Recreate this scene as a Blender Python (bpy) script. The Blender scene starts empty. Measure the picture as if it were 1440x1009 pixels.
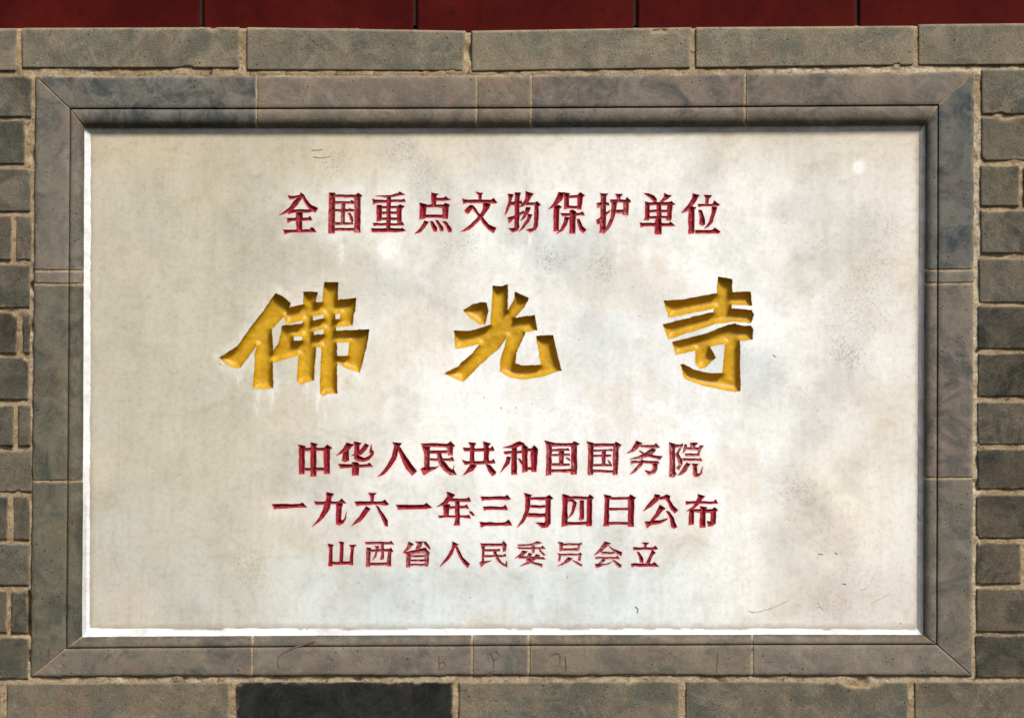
import bpy, math, random
import numpy as np
from mathutils import Vector

# ------------------------------------------------------------------ camera, sky, sun, exposure
C = bpy.context.scene
COL = C.collection
DIST = 3.0                       # camera to brick face, metres; 1 photo pixel = 1 mm on the brick face
cam = bpy.data.cameras.new("camera")
cam.sensor_width = 36.0
cam.lens = 36.0 * DIST / 1.44
cam.clip_end = 100
cam_o = bpy.data.objects.new("camera", cam)
cam_o.location = (0, -DIST, 0)
cam_o.rotation_euler = (math.radians(90), 0, 0)
COL.objects.link(cam_o)
C.camera = cam_o

SUN_TO = Vector((0.50, -0.78, 0.92)).normalized()      # towards the light: up, right, in front of the wall
W = bpy.data.worlds.new("World")
C.world = W
W.use_nodes = True
wn = W.node_tree.nodes
sky = wn.new("ShaderNodeTexSky")
sky.sky_type = 'NISHITA'
sky.sun_disc = False
sky.sun_elevation = math.asin(SUN_TO.z)
sky.sun_rotation = math.atan2(SUN_TO.x, SUN_TO.y)
sky.air_density = 1.0
sky.dust_density = 3.0
sky.ozone_density = 0.6
bg = wn["Background"]
bg.inputs[1].default_value = 0.065
W.node_tree.links.new(sky.outputs[0], bg.inputs[0])
sl = bpy.data.lights.new("sun", 'SUN')
sl.energy = 3.3
sl.angle = math.radians(13)
sl.color = (1.0, 0.965, 0.905)
so = bpy.data.objects.new("sun", sl)
so.rotation_euler = SUN_TO.to_track_quat('Z', 'Y').to_euler()
COL.objects.link(so)
C.view_settings.view_transform = 'Standard'
C.view_settings.look = 'None'
C.view_settings.exposure = 0.46
C.view_settings.gamma = 1.0

random.seed(7)
rng = np.random.default_rng(7)

# ------------------------------------------------------------------ helpers
def pos(px, py, h):
    """photo millimetres (x right, y down) and height h in mm in front of the brick face -> world arrays"""
    px, py, h = np.broadcast_arrays(np.asarray(px, float), np.asarray(py, float), np.asarray(h, float) * 0.001)
    s = (DIST - h) / DIST
    return np.stack([(np.asarray(px, float) - 720.0) * 0.001 * s, -h + 0 * s,
                     (504.5 - np.asarray(py, float)) * 0.001 * s], -1)

_perm = rng.random((256, 256))
def vnoise(x, y, scale, seed=0):
    """smooth value noise, -1..1"""
    x = np.asarray(x, float) / scale + seed * 17.31 + 50
    y = np.asarray(y, float) / scale + seed * 5.77 + 50
    xi = np.floor(x).astype(int); yi = np.floor(y).astype(int)
    fx = x - xi; fy = y - yi
    fx = fx * fx * (3 - 2 * fx); fy = fy * fy * (3 - 2 * fy)
    g = lambda a, b: _perm[a & 255, b & 255]
    a = g(xi, yi) * (1 - fx) + g(xi + 1, yi) * fx
    b = g(xi, yi + 1) * (1 - fx) + g(xi + 1, yi + 1) * fx
    return (a * (1 - fy) + b * fy) * 2 - 1
def fbm(x, y, scale, seed=0, oct=4):
    t = 0; a = 1; n = 0
    for k in range(oct):
        t = t + a * vnoise(x, y, scale / 2 ** k, seed + k * 3); n += a; a *= 0.55
    return t / n
def sstep(a, b, x):
    t = np.clip((np.asarray(x, float) - a) / (b - a), 0, 1)
    return t * t * (3 - 2 * t)

def make_mesh(name, verts, faces_flat, starts, smooth=True):
    me = bpy.data.meshes.new(name)
    me.vertices.add(len(verts)); me.vertices.foreach_set('co', np.asarray(verts, np.float32).ravel())
    me.loops.add(len(faces_flat)); me.loops.foreach_set('vertex_index', np.asarray(faces_flat, np.int32))
    me.polygons.add(len(starts)); me.polygons.foreach_set('loop_start', np.asarray(starts, np.int32))
    me.polygons.foreach_set('use_smooth', np.full(len(starts), smooth))
    me.update(calc_edges=True); me.validate()
    return me
def grid_faces(ny, nx, keep=None):
    i = np.arange(ny * nx).reshape(ny, nx)
    q = np.stack([i[1:, :-1], i[1:, 1:], i[:-1, 1:], i[:-1, :-1]], -1).reshape(-1, 4)
    if keep is not None: q = q[keep.reshape(-1)]
    return q
def add_attr(me, name, vals):
    a = me.attributes.new(name, 'FLOAT', 'POINT'); a.data.foreach_set('value', np.asarray(vals, np.float32).ravel())
def add_col(me, name, rgb):
    a = me.color_attributes.new(name, 'FLOAT_COLOR', 'POINT')
    c = np.ones((len(rgb), 4), np.float32); c[:, :3] = rgb
    a.data.foreach_set('color', c.ravel())
def link(name, me, mat, parent=None, label=None):
    o = bpy.data.objects.new(name, me); COL.objects.link(o)
    if mat: me.materials.append(mat)
    if parent: o.parent = parent
    if label: o['label'] = label
    return o
def thing(name, label, cat, loc):
    o = bpy.data.objects.new(name, None); COL.objects.link(o)
    o.empty_display_size = 0.05
    o['label'] = label; o['category'] = cat
    return o

# ------------------------------------------------------------------ materials
def mat(name):
    m = bpy.data.materials.new(name); m.use_nodes = True
    nt = m.node_tree
    return m, nt, nt.nodes, nt.nodes['Principled BSDF']
def N(nt, kind, **kw):
    n = nt.nodes.new(kind)
    for k, v in kw.items():
        if k.startswith('i_'): n.inputs[k[2:].replace('_', ' ')].default_value = v
        else: setattr(n, k, v)
    return n
def noise(nt, scale, detail=4, rough=0.55, vec=None, dist=0.0):
    n = nt.nodes.new('ShaderNodeTexNoise')
    n.inputs['Scale'].default_value = scale; n.inputs['Detail'].default_value = detail
    n.inputs['Roughness'].default_value = rough; n.inputs['Distortion'].default_value = dist
    if vec is not None: nt.links.new(vec, n.inputs['Vector'])
    return n.outputs['Fac']
def ramp(nt, src, stops):
    r = nt.nodes.new('ShaderNodeValToRGB'); e = r.color_ramp.elements
    while len(e) < len(stops): e.new(0.5)
    for k, (p, c) in enumerate(stops):
        e[k].position = p; e[k].color = (c, c, c, 1) if isinstance(c, (int, float)) else (*c, 1)
    nt.links.new(src, r.inputs[0]); return r.outputs[0]
def mix(nt, fac, a, b, mode='MIX'):
    m = nt.nodes.new('ShaderNodeMix'); m.data_type = 'RGBA'; m.blend_type = mode
    for sock, v in ((m.inputs[0], fac), (m.inputs[6], a), (m.inputs[7], b)):
        if isinstance(v, (int, float)): sock.default_value = v
        elif isinstance(v, tuple): sock.default_value = (*v, 1)
        else: nt.links.new(v, sock)
    return m.outputs[2]
def math_(nt, op, a, b=0.0, clamp=False):
    m = nt.nodes.new('ShaderNodeMath'); m.operation = op; m.use_clamp = clamp
    for sock, v in ((m.inputs[0], a), (m.inputs[1], b)):
        if isinstance(v, (int, float)): sock.default_value = v
        else: nt.links.new(v, sock)
    return m.outputs[0]
def attr(nt, name, kind='GEOMETRY', out='Fac'):
    a = nt.nodes.new('ShaderNodeAttribute'); a.attribute_name = name; a.attribute_type = kind
    return a.outputs[out]
def bump(nt, b, layers):
    prev = None
    for src, strength, d in layers:
        n = nt.nodes.new('ShaderNodeBump'); n.inputs['Strength'].default_value = strength
        n.inputs['Distance'].default_value = d
        nt.links.new(src, n.inputs['Height'])
        if prev is not None: nt.links.new(prev, n.inputs['Normal'])
        prev = n.outputs[0]
    nt.links.new(prev, b.inputs['Normal'])
def coords(nt, seed_attr=False):
    g = nt.nodes.new('ShaderNodeNewGeometry').outputs['Position']
    if not seed_attr: return g
    # every brick gets its own patch of pattern
    r = nt.nodes.new('ShaderNodeObjectInfo').outputs['Random']
    v = nt.nodes.new('ShaderNodeVectorMath'); v.operation = 'ADD'
    nt.links.new(g, v.inputs[0])
    c = nt.nodes.new('ShaderNodeCombineXYZ'); nt.links.new(math_(nt, 'MULTIPLY', r, 37.0), c.inputs[0])
    nt.links.new(math_(nt, 'MULTIPLY', r, 11.0), c.inputs[2]); nt.links.new(c.outputs[0], v.inputs[1])
    return v.outputs[0]

def stone_material(name, base, dark, pale, cool, grain=1.0, dustcol=(0.33, 0.25, 0.15)):
    m, nt, nd, b = mat(name)
    p = coords(nt, True)
    big = noise(nt, 7, 6, 0.65, p, 0.8)
    mid = noise(nt, 30, 7, 0.7, p, 0.5)
    fine = noise(nt, 420, 5, 0.85, p)
    vfine = noise(nt, 1100, 2, 0.6, p)
    warmcool = noise(nt, 11, 5, 0.65, nt_shift(nt, p, 5.3), 0.8)
    col = mix(nt, ramp(nt, warmcool, [(0.44, 0.0), (0.60, 1.0)]), base, cool)
    # dark stains, thin and cloudy, with ragged borders
    blot = noise(nt, 15, 9, 0.74, nt_shift(nt, p, 2.1), 0.8)
    col = mix(nt, math_(nt, 'MULTIPLY', ramp(nt, blot, [(0.46, 0.0), (0.60, 1.0)]), attr(nt, 'mottle', 'OBJECT')), col, dark)
    # pale dusty wipes
    pw = noise(nt, 24, 9, 0.78, nt_shift(nt, p, 8.7), 0.6)
    col = mix(nt, math_(nt, 'MULTIPLY', ramp(nt, pw, [(0.48, 0.0), (0.62, 1.0)]), 0.65), col, pale)
    col = mix(nt, math_(nt, 'MULTIPLY', ramp(nt, mid, [(0.30, 1.0), (0.48, 0.0)]), 0.25), col, dark)
    rust = noise(nt, 13, 8, 0.75, nt_shift(nt, p, 13.1), 0.6)
    col = mix(nt, math_(nt, 'MULTIPLY', ramp(nt, rust, [(0.54, 0.0), (0.68, 1.0)]), 0.38), col, (0.21, 0.115, 0.085))
    gr = math_(nt, 'MULTIPLY', attr(nt, 'grime'), ramp(nt, pw, [(0.35, 1.0), (0.62, 0.35)]))
    col = mix(nt, gr, col, (0.040, 0.038, 0.028))
    tint = attr(nt, 'tint', 'OBJECT', 'Color')
    col = mix(nt, 1.0, col, tint, 'MULTIPLY')
    grainc = ramp(nt, fine, [(0.30, 0.42), (0.5, 1.0), (0.70, 1.75)])
    col = mix(nt, grain, col, mix(nt, 1.0, col, grainc, 'MULTIPLY'))
    edge = attr(nt, 'edge')
    e = math_(nt, 'MULTIPLY', math_(nt, 'ADD', math_(nt, 'MULTIPLY', edge, 0.9), math_(nt, 'MULTIPLY', math_(nt, 'SUBTRACT', noise(nt, 42, 8, 0.75, p), 0.56), 5.0)), 0.9, True)
    e = math_(nt, 'MULTIPLY', e, edge)
    col = mix(nt, e, col, dustcol)
    vor = nt.nodes.new('ShaderNodeTexVoronoi'); vor.inputs['Scale'].default_value = 110
    nt.links.new(p, vor.inputs['Vector'])
    pitsel = ramp(nt, noise(nt, 33, 2, 0.5, p), [(0.50, 0.0), (0.58, 1.0)])
    pit = math_(nt, 'MULTIPLY', ramp(nt, vor.outputs['Distance'], [(0.07, 1.0), (0.16, 0.0)]), pitsel)
    col = mix(nt, math_(nt, 'MULTIPLY', pit, 0.8), col, (0.016, 0.015, 0.013))
    flecks = ramp(nt, noise(nt, 210, 4, 0.85, p, 0.8), [(0.66, 0.0), (0.73, 1.0)])
    col = mix(nt, math_(nt, 'MULTIPLY', flecks, 0.40), col, (0.42, 0.37, 0.29))
    nt.links.new(col, b.inputs['Base Color'])
    b.inputs['Roughness'].default_value = 0.88
    b.inputs['Specular IOR Level'].default_value = 0.2
    bump(nt, b, [(mid, 0.40, 0.005), (fine, 0.55 * grain + .05, 0.0016), (vfine, 0.35 * grain, 0.0008), (math_(nt, 'MULTIPLY', pit, -1.0), 0.7, 0.0015)])
    return m
def nt_shift(nt, p, k):
    v = nt.nodes.new('ShaderNodeVectorMath'); v.operation = 'ADD'
    nt.links.new(p, v.inputs[0]); v.inputs[1].default_value = (k, k * 1.7, -k)
    return v.outputs[0]

M_brick = stone_material('grey_brick', (0.170, 0.150, 0.110), (0.046, 0.050, 0.043), (0.250, 0.218, 0.162), (0.120, 0.120, 0.096), 0.95)
M_frame = stone_material('frame_stone', (0.178, 0.156, 0.124), (0.052, 0.060, 0.060), (0.225, 0.200, 0.165), (0.135, 0.128, 0.107), 0.40)

def mortar_material(name, a, bcol, dark):
    m, nt, nd, b = mat(name); p = coords(nt)
    n1 = noise(nt, 28, 6, 0.7, p, 0.5); n2 = noise(nt, 300, 4, 0.75, p); n3 = noise(nt, 75, 5, 0.7, p, 0.8)
    col = mix(nt, ramp(nt, n1, [(0.35, 0.0), (0.68, 1.0)]), a, bcol)
    col = mix(nt, ramp(nt, n3, [(0.56, 0.0), (0.70, 1.0)]), col, dark)
    col = mix(nt, math_(nt, 'MULTIPLY', attr(nt, 'pale'), ramp(nt, n3, [(0.36, 1.0), (0.58, 0.15)])), col, (0.56, 0.50, 0.38))
    col = mix(nt, 0.8, col, mix(nt, 1.0, col, ramp(nt, n2, [(0.25, 0.55), (0.75, 1.45)]), 'MULTIPLY'))
    nt.links.new(col, b.inputs['Base Color']); b.inputs['Roughness'].default_value = 0.95
    b.inputs['Specular IOR Level'].default_value = 0.1
    bump(nt, b, [(n3, 0.8, 0.004), (n2, 0.7, 0.0016)])
    return m
M_mortar = mortar_material('lime_mortar', (0.25, 0.175, 0.10), (0.42, 0.33, 0.21), (0.070, 0.052, 0.032))
M_joint = mortar_material('frame_joint_mortar', (0.27, 0.20, 0.12), (0.42, 0.34, 0.23), (0.12, 0.09, 0.055))

def plaster_material():
    m, nt, nd, b = mat('white_plaster'); p = coords(nt)
    n1 = noise(nt, 60, 6, 0.7, p, 0.5); n2 = noise(nt, 350, 4, 0.7, p)
    dirt_shade = attr(nt, 'dirt_shade')  # patchy dirt plus the shade painted on the top and right strips
    col = mix(nt, ramp(nt, n1, [(0.4, 0.0), (0.75, 1.0)]), (0.80, 0.81, 0.84), (0.60, 0.59, 0.58))
    d = math_(nt, 'MULTIPLY', dirt_shade, math_(nt, 'ADD', 0.55, n1), True)
    col = mix(nt, d, col, (0.22, 0.20, 0.165))
    nt.links.new(col, b.inputs['Base Color']); b.inputs['Roughness'].default_value = 0.85
    bump(nt, b, [(n1, 0.5, 0.003), (n2, 0.5, 0.001)])
    return m
M_plaster = plaster_material()

def marble_material():
    m, nt, nd, b = mat('weathered_marble'); p = coords(nt)
    col = attr(nt, 'slab_tone', out='Color')
    n0 = noise(nt, 6, 6, 0.62, p, 0.7)
    n1 = noise(nt, 24, 7, 0.7, p, 0.8)
    n2 = noise(nt, 130, 6, 0.75, p, 0.3)
    n3 = noise(nt, 520, 3, 0.7, p)
    col = mix(nt, 1.0, col, ramp(nt, n0, [(0.30, (0.86, 0.86, 0.85)), (0.52, (1.0, 1.0, 1.0)), (0.75, (1.05, 1.05, 1.05))]), 'MULTIPLY')
    col = mix(nt, 1.0, col, ramp(nt, n1, [(0.30, (0.88, 0.86, 0.82)), (0.50, (1.0, 1.0, 1.0)), (0.70, (1.03, 1.04, 1.05))]), 'MULTIPLY')
    col = mix(nt, 1.0, col, ramp(nt, n2, [(0.30, 0.84), (0.5, 1.0), (0.72, 1.06)]), 'MULTIPLY')
    mp = nt.nodes.new('ShaderNodeMapping'); mp.inputs['Scale'].default_value = (1, 1, 0.10); nt.links.new(p, mp.inputs[0])
    st = noise(nt, 60, 5, 0.7, mp.outputs[0])
    col = mix(nt, 1.0, col, ramp(nt, st, [(0.32, (0.95, 0.94, 0.92)), (0.5, (1, 1, 1)), (0.7, (1.03, 1.03, 1.04))]), 'MULTIPLY')
    # dark specks gathered where the speck mask is high
    sp = attr(nt, 'speck')
    thr = math_(nt, 'ADD', math_(nt, 'MULTIPLY', noise(nt, 330, 5, 0.8, p, 0.4), 1.0), math_(nt, 'MULTIPLY', sp, 0.16))
    s = ramp(nt, thr, [(0.69, 0.0), (0.80, 1.0)])
    col = mix(nt, math_(nt, 'MULTIPLY', s, 0.55), col, (0.17, 0.165, 0.15))
    vor = nt.nodes.new('ShaderNodeTexVoronoi'); vor.inputs['Scale'].default_value = 42
    nt.links.new(p, vor.inputs['Vector'])
    sel = ramp(nt, noise(nt, 19, 2, 0.5, p), [(0.55, 0.0), (0.62, 1.0)])
    pit = math_(nt, 'MULTIPLY', ramp(nt, vor.outputs['Distance'], [(0.03, 1.0), (0.065, 0.0)]), sel)
    col = mix(nt, math_(nt, 'MULTIPLY', pit, 0.7), col, (0.10, 0.09, 0.075))
    # paint that has bled just outside the carved letters
    halo = attr(nt, 'halo')
    h = math_(nt, 'MULTIPLY', halo, ramp(nt, noise(nt, 160, 4, 0.7, p), [(0.3, 0.35), (0.6, 1.0)]))
    col = mix(nt, h, col, attr(nt, 'bleed', out='Color'))
    nt.links.new(col, b.inputs['Base Color'])
    b.inputs['Specular IOR Level'].default_value = 0.4
    nt.links.new(ramp(nt, n1, [(0.3, 0.62), (0.7, 0.42)]), b.inputs['Roughness'])
    bump(nt, b, [(n0, 0.10, 0.008), (n2, 0.12, 0.0012), (n3, 0.10, 0.0005), (math_(nt, 'MULTIPLY', pit, -1.0), 0.5, 0.001)])
    return m
M_marble = marble_material()

def red_material():
    m, nt, nd, b = mat('red_letter_paint'); p = coords(nt)
    n1 = noise(nt, 45, 6, 0.75, p, 0.5); n2 = noise(nt, 420, 4, 0.75, p)
    col = mix(nt, ramp(nt, n1, [(0.38, 0.0), (0.66, 1.0)]), (0.22, 0.003, 0.010), (0.31, 0.009, 0.022))
    lip = attr(nt, 'lip')
    wl = math_(nt, 'MULTIPLY', lip, ramp(nt, noise(nt, 210, 5, 0.8, p), [(0.42, 0.0), (0.6, 1.0)]))
    wear = attr(nt, 'wear')
    w2 = math_(nt, 'MULTIPLY', wear, ramp(nt, noise(nt, 170, 6, 0.8, p, 0.5), [(0.46, 0.0), (0.62, 1.0)]))
    col = mix(nt, math_(nt, 'MULTIPLY', wl, 0.28), col, (0.58, 0.22, 0.26))
    col = mix(nt, w2, col, (0.62, 0.42, 0.38))
    col = mix(nt, 0.7, col, mix(nt, 1.0, col, ramp(nt, n2, [(0.25, 0.6), (0.75, 1.4)]), 'MULTIPLY'))
    nt.links.new(col, b.inputs['Base Color']); b.inputs['Roughness'].default_value = 0.5
    b.inputs['Specular IOR Level'].default_value = 0.35
    bump(nt, b, [(n1, 0.25, 0.002), (n2, 0.45, 0.0008)])
    return m
def gold_material():
    m, nt, nd, b = mat('gold_letter_paint'); p = coords(nt)
    n1 = noise(nt, 30, 6, 0.7, p, 0.5); n2 = noise(nt, 380, 4, 0.75, p)
    col = mix(nt, ramp(nt, n1, [(0.35, 0.0), (0.66, 1.0)]), (0.44, 0.235, 0.004), (0.56, 0.33, 0.012))
    col = mix(nt, ramp(nt, noise(nt, 90, 6, 0.8, p, 0.6), [(0.62, 0.0), (0.74, 0.6)]), col, (0.46, 0.19, 0.012))
    lip = attr(nt, 'lip')
    wl = math_(nt, 'MULTIPLY', lip, ramp(nt, noise(nt, 190, 5, 0.8, p), [(0.45, 0.0), (0.6, 1.0)]))
    col = mix(nt, math_(nt, 'MULTIPLY', wl, 0.7), col, (0.30, 0.16, 0.03))
    col = mix(nt, 0.6, col, mix(nt, 1.0, col, ramp(nt, n2, [(0.25, 0.7), (0.75, 1.3)]), 'MULTIPLY'))
    nt.links.new(col, b.inputs['Base Color']); b.inputs['Roughness'].default_value = 0.42
    b.inputs['Specular IOR Level'].default_value = 0.4
    bump(nt, b, [(n1, 0.3, 0.003), (n2, 0.4, 0.0008)])
    return m
M_red = red_material(); M_gold = gold_material()

def panel_material():
    m, nt, nd, b = mat('dark_red_paint'); p = coords(nt, True)
    n1 = noise(nt, 10, 6, 0.65, p, 0.6); n2 = noise(nt, 260, 4, 0.75, p); n3 = noise(nt, 70, 5, 0.75, p)
    col = mix(nt, ramp(nt, n1, [(0.35, 0.0), (0.7, 1.0)]), (0.044, 0.0016, 0.0012), (0.076, 0.0050, 0.0030))
    col = mix(nt, ramp(nt, n3, [(0.52, 0.0), (0.70, 0.7)]), col, (0.022, 0.0022, 0.002))
    col = mix(nt, ramp(nt, noise(nt, 180, 3, 0.8, p), [(0.72, 0.0), (0.78, 0.6)]), col, (0.22, 0.12, 0.09))
    nt.links.new(col, b.inputs['Base Color']); b.inputs['Roughness'].default_value = 0.8
    b.inputs['Specular IOR Level'].default_value = 0.08
    bump(nt, b, [(n3, 0.3, 0.002), (n2, 0.4, 0.0008)])
    return m
M_panel = panel_material()
def plain(name, c, rough=0.9):
    m, nt, nd, b = mat(name); p = coords(nt)
    n = noise(nt, 250, 4, 0.7, p)
    nt.links.new(mix(nt, 1.0, c, ramp(nt, n, [(0.3, 0.6), (0.7, 1.3)]), 'MULTIPLY'), b.inputs['Base Color'])
    b.inputs['Roughness'].default_value = rough; b.inputs['Specular IOR Level'].default_value = 0.2
    return m
M_dark = plain('dark_joint_clay', (0.03, 0.02, 0.015))  # near-black backing seen between the red panels

# ------------------------------------------------------------------ brick wall
wall = thing('brick_wall', 'grey brick wall with sandy mortar joints surrounding the framed white plaque', 'brick wall', (0, 0, 0))

def brick(quad, tint, seed, hface=0.0, name='brick', material=None, parent=None, rad=2.5, rough=1.0, label=None, step=2.6, chips=()):
    """quad: four photo-mm corners TL TR BR BL; a block whose face, rounded arrises and chips are a height field"""
    q = np.array(quad, float)
    q = q + np.array([(-.7, -.8), (.7, -.8), (.7, .8), (-.7, .8)])
    wpx = max(np.hypot(*(q[1] - q[0])), np.hypot(*(q[2] - q[3]))); hpx = max(np.hypot(*(q[3] - q[0])), np.hypot(*(q[2] - q[1])))
    nx = max(4, int(wpx / step)); ny = max(4, int(hpx / step))
    u = np.linspace(0, 1, nx + 1)[None, :]; v = np.linspace(0, 1, ny + 1)[:, None]
    X = (1 - v) * ((1 - u) * q[0, 0] + u * q[1, 0]) + v * ((1 - u) * q[3, 0] + u * q[2, 0])
    Y = (1 - v) * ((1 - u) * q[0, 1] + u * q[1, 1]) + v * ((1 - u) * q[3, 1] + u * q[2, 1])
    a = np.abs(u - 0.5) * wpx + 0 * v; c = np.abs(v - 0.5) * hpx + 0 * u
    cr = rad * 1.7
    dx = a - (wpx / 2 - cr); dy = c - (hpx / 2 - cr)
    sd = cr - (np.hypot(np.maximum(dx, 0), np.maximum(dy, 0)) + np.minimum(np.maximum(dx, dy), 0))   # inside distance
    sd = sd + rough * (1.6 * fbm(X, Y, 30, seed) + 1.3 * fbm(X, Y, 9, seed + 5)) + 0.3
    for (cx, cy, cw, chh) in chips:
        sd = np.minimum(sd, (np.hypot((X - cx) / cw, (Y - cy) / chh) - 1) * min(cw, chh) + 1.5 * fbm(X, Y, 6, seed + 9))
    r = rad * (1 + 0.5 * fbm(X, Y, 40, seed + 2))
    e = np.clip(sd, 0, r)
    drop = r - np.sqrt(np.maximum(r * r - (r - e) ** 2, 0))
    H = hface - drop + rough * (0.45 * fbm(X, Y, 60, seed + 3) + 0.22 * fbm(X, Y, 9, seed + 4)) + np.minimum(sd, 0) * 4.0
    H = np.maximum(H, hface - 14)
    H[0, :] = H[-1, :] = hface - 22; H[:, 0] = H[:, -1] = hface - 22
    P = pos(X, Y, H).reshape(-1, 3)
    f = grid_faces(ny + 1, nx + 1)
    me = make_mesh(name, P, f.ravel(), np.arange(0, f.size, 4))
    add_attr(me, 'edge', 1 - sstep(0.5, 9.0, sd.ravel()))
    o = link(name, me, material or M_brick, parent or wall, label)
    o['tint'] = [float(t) for t in tint]; o['mottle'] = float(np.clip(1.25 - tint[1] + random.uniform(-.15, .35), .1, .9))
    return o

def T(k=1.0, warm=0.0):
    return (k * (1 + warm), k, k * (1 - warm))
def R4(x0, y0, x1, y1, j=1.0):
    r = lambda: random.uniform(-j, j)
    return [(x0 + r(), y0 + r()), (x1 + r(), y0 + r()), (x1 + r(), y1 + r()), (x0 + r(), y1 + r())]

bricks = []
# course above the frame
bricks += [([(-290, 41), (25, 40), (24, 101), (-290, 102)], T(1.0, .04)),
           ([(29, 39), (338, 38), (338, 97), (30, 97)], T(1.12, .05)),
           ([(346, 38), (656, 43), (652, 101), (346, 100)], T(1.02, .03)),
           ([(662, 43), (973, 38), (972, 97), (662, 102)], T(1.12, .05)),
           ([(977, 38), (1287, 36), (1287, 93), (977, 97)], T(1.12, .05)),
           ([(1290, 34), (1600, 31), (1600, 92), (1290, 93)], T(1.0, .04))]
# left of the frame: x right edge list
L = [(106, 166, 46, None), (168, 232, 37, None), (236, 299, 45, None), (302, 367, 18, (22, 46)), (370, 434, 44, None),
     (437, 498, 25, (31, 44)), (500, 563, 42, None), (568, 628, 21, (25, 45)), (632, 693, 46, None), (696, 760, 13, (18, 44)),
     (762, 824, 43, None), (828, 891, 12, (14, 41)), (894, 955, 41, None)]
Lt = [.95, .74, .90, .74, .70, .46, .66, .66, .86, .66, .90, .68, .68]
for (y0, y1, x, two), t in zip(L, Lt):
    bricks.append((R4(x - 310 if two is None else x - 152, y0, x, y1, .8), T(.84 * t * random.uniform(.95, 1.05), random.uniform(.0, .05))))
    if two:
        bricks.append((R4(two[0], y0, two[1], y1, .6), T(t * random.uniform(.9, 1.15), random.uniform(.03, .08))))
# right of the frame
Rr = [(97, 161, 1379, 0), (164, 227, 1379, 0), (231, 291, 1378, 1434), (294, 357, 1378, 0), (363, 426, 1376, 0), (429, 491, 1374, 0), (495, 559, 1374, 0),
      (563, 626, 1374, 0), (630, 688, 1374, 0), (694, 757, 1372, 0), (761, 822, 1372, 1437), (826, 889, 1372, 0), (892, 954, 1371, 0)]
Rt = [.95, .90, .84, .90, .80, .56, .52, .74, .50, .56, .66, .66, .54]
for (y0, y1, x, x2), t in zip(Rr, Rt):
    t *= .84
    if x2:
        bricks.append((R4(x, y0, x2, y1, .8), T(t, .04)))
        bricks.append((R4(x2 + 4, y0, x2 + 156, y1, .8), T(t * .95, .02)))
    else:
        bricks.append((R4(x, y0, x + 312, y1, .8), T(t * random.uniform(.96, 1.04), random.uniform(.0, .05))))
# courses below the frame
CHAR = (.13, .145, .17)
bricks += [([(-310, 960), (2, 960), (3, 1020), (-310, 1020)], T(.9, .04)),
           ([(9, 959), (324, 957), (324, 1020), (8, 1020)], T(.92, .06)),
           ([(331, 957), (639, 957), (638, 1021), (331, 1020)], CHAR),
           ([(644, 957), (956, 956), (957, 1020), (644, 1020)], T(.92, .05)),
           ([(963, 956), (1279, 957), (1279, 1020), (963, 1020)], T(.84, .04)),
           ([(1285, 957), (1600, 956), (1600, 1020), (1285, 1020)], T(.86, .06))]
labels = {}
for k, (q, t) in enumerate(bricks):
    lab = None; chips = (); rough = 1.0; hf = 0.0
    if t is CHAR: lab = 'charcoal black brick below the frame'; rough = 2.2
    if q[0][0] == 963: chips = [(1212, 957, 26, 8), (1165, 955, 18, 4)]
    if q[0][0] == 346: chips = [(575, 38, 40, 2.5)]
    if abs(q[0][0] - 14) < 1.2 and q[0][1] > 820: rough = 2.4; lab = 'broken brick end with a dark gap beside it'
    chips = list(chips)
    for _ in range(random.choice([0, 1, 1, 2, 3])):          # knocked corners and arrises
        e_ = random.random(); wd = q[1][0] - q[0][0]
        if e_ < .5: chips.append((q[0][0] + random.random() * wd, q[0][1] if random.random() < .5 else q[2][1], random.uniform(3, 12), random.uniform(1.5, 3.5)))
        else:
            cn = random.choice(q); chips.append((cn[0], cn[1], random.uniform(3, 7), random.uniform(3, 6)))
    brick(q, t, k * 7 + 3, hface=hf, rough=rough, label=lab, chips=chips)

# mortar bed behind the bricks, with a hole where the framed plaque sits
xs = np.arange(-320, 1640, 3.4); ys = np.concatenate([[36.0], np.arange(39, 1024, 3.0)])
X, Y = np.meshgrid(xs, ys)
H = -2.7 + 2.2 * fbm(X, Y, 60, 31) + 2.0 * fbm(X, Y, 12, 33)
H += 1.4 * (1 - sstep(0, 7, np.abs(Y - 103))) * sstep(100, 400, X) - 2.2 * sstep(952, 956, Y) * 0
H = H - 11 * (1 - sstep(0, 3, np.maximum(np.abs(X - 42) - 2.5, np.abs(Y - 862) - 30) + .8 * vnoise(X, Y, 8, 5))) - 9 * (1 - sstep(0, 2, np.hypot((X - 46), (Y - 402) * .8) - 4)) - 7 * (1 - sstep(0, 2, np.hypot(X - 42, (Y - 921) * .5) - 3))
H = H - 5.0 * sstep(.35, .7, fbm(X, Y, 34, 37))
top_edge = np.interp(X, [0, 338, 470, 575, 660, 960, 1290, 1440], [41, 40, 41, 44, 46, 41, 38, 34])
H = np.where(Y < top_edge, -16, H)
cx = (X[:-1, :-1] + X[1:, 1:]) / 2; cy = (Y[:-1, :-1] + Y[1:, 1:]) / 2
keep = ~((cx > 68) & (cx < 1350) & (cy > 124) & (cy < 934))
f = grid_faces(len(ys), len(xs), keep)
me = make_mesh('mortar', pos(X, Y, H).reshape(-1, 3), f.ravel(), np.arange(0, f.size, 4))
pl = (1 - sstep(3, 7, np.abs(X - 1373))) * sstep(130, 200, Y) * (1 - sstep(880, 940, Y)) * .9 + (1 - sstep(2, 5, np.abs(Y - 99))) * sstep(1040, 1120, X) * .9
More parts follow.
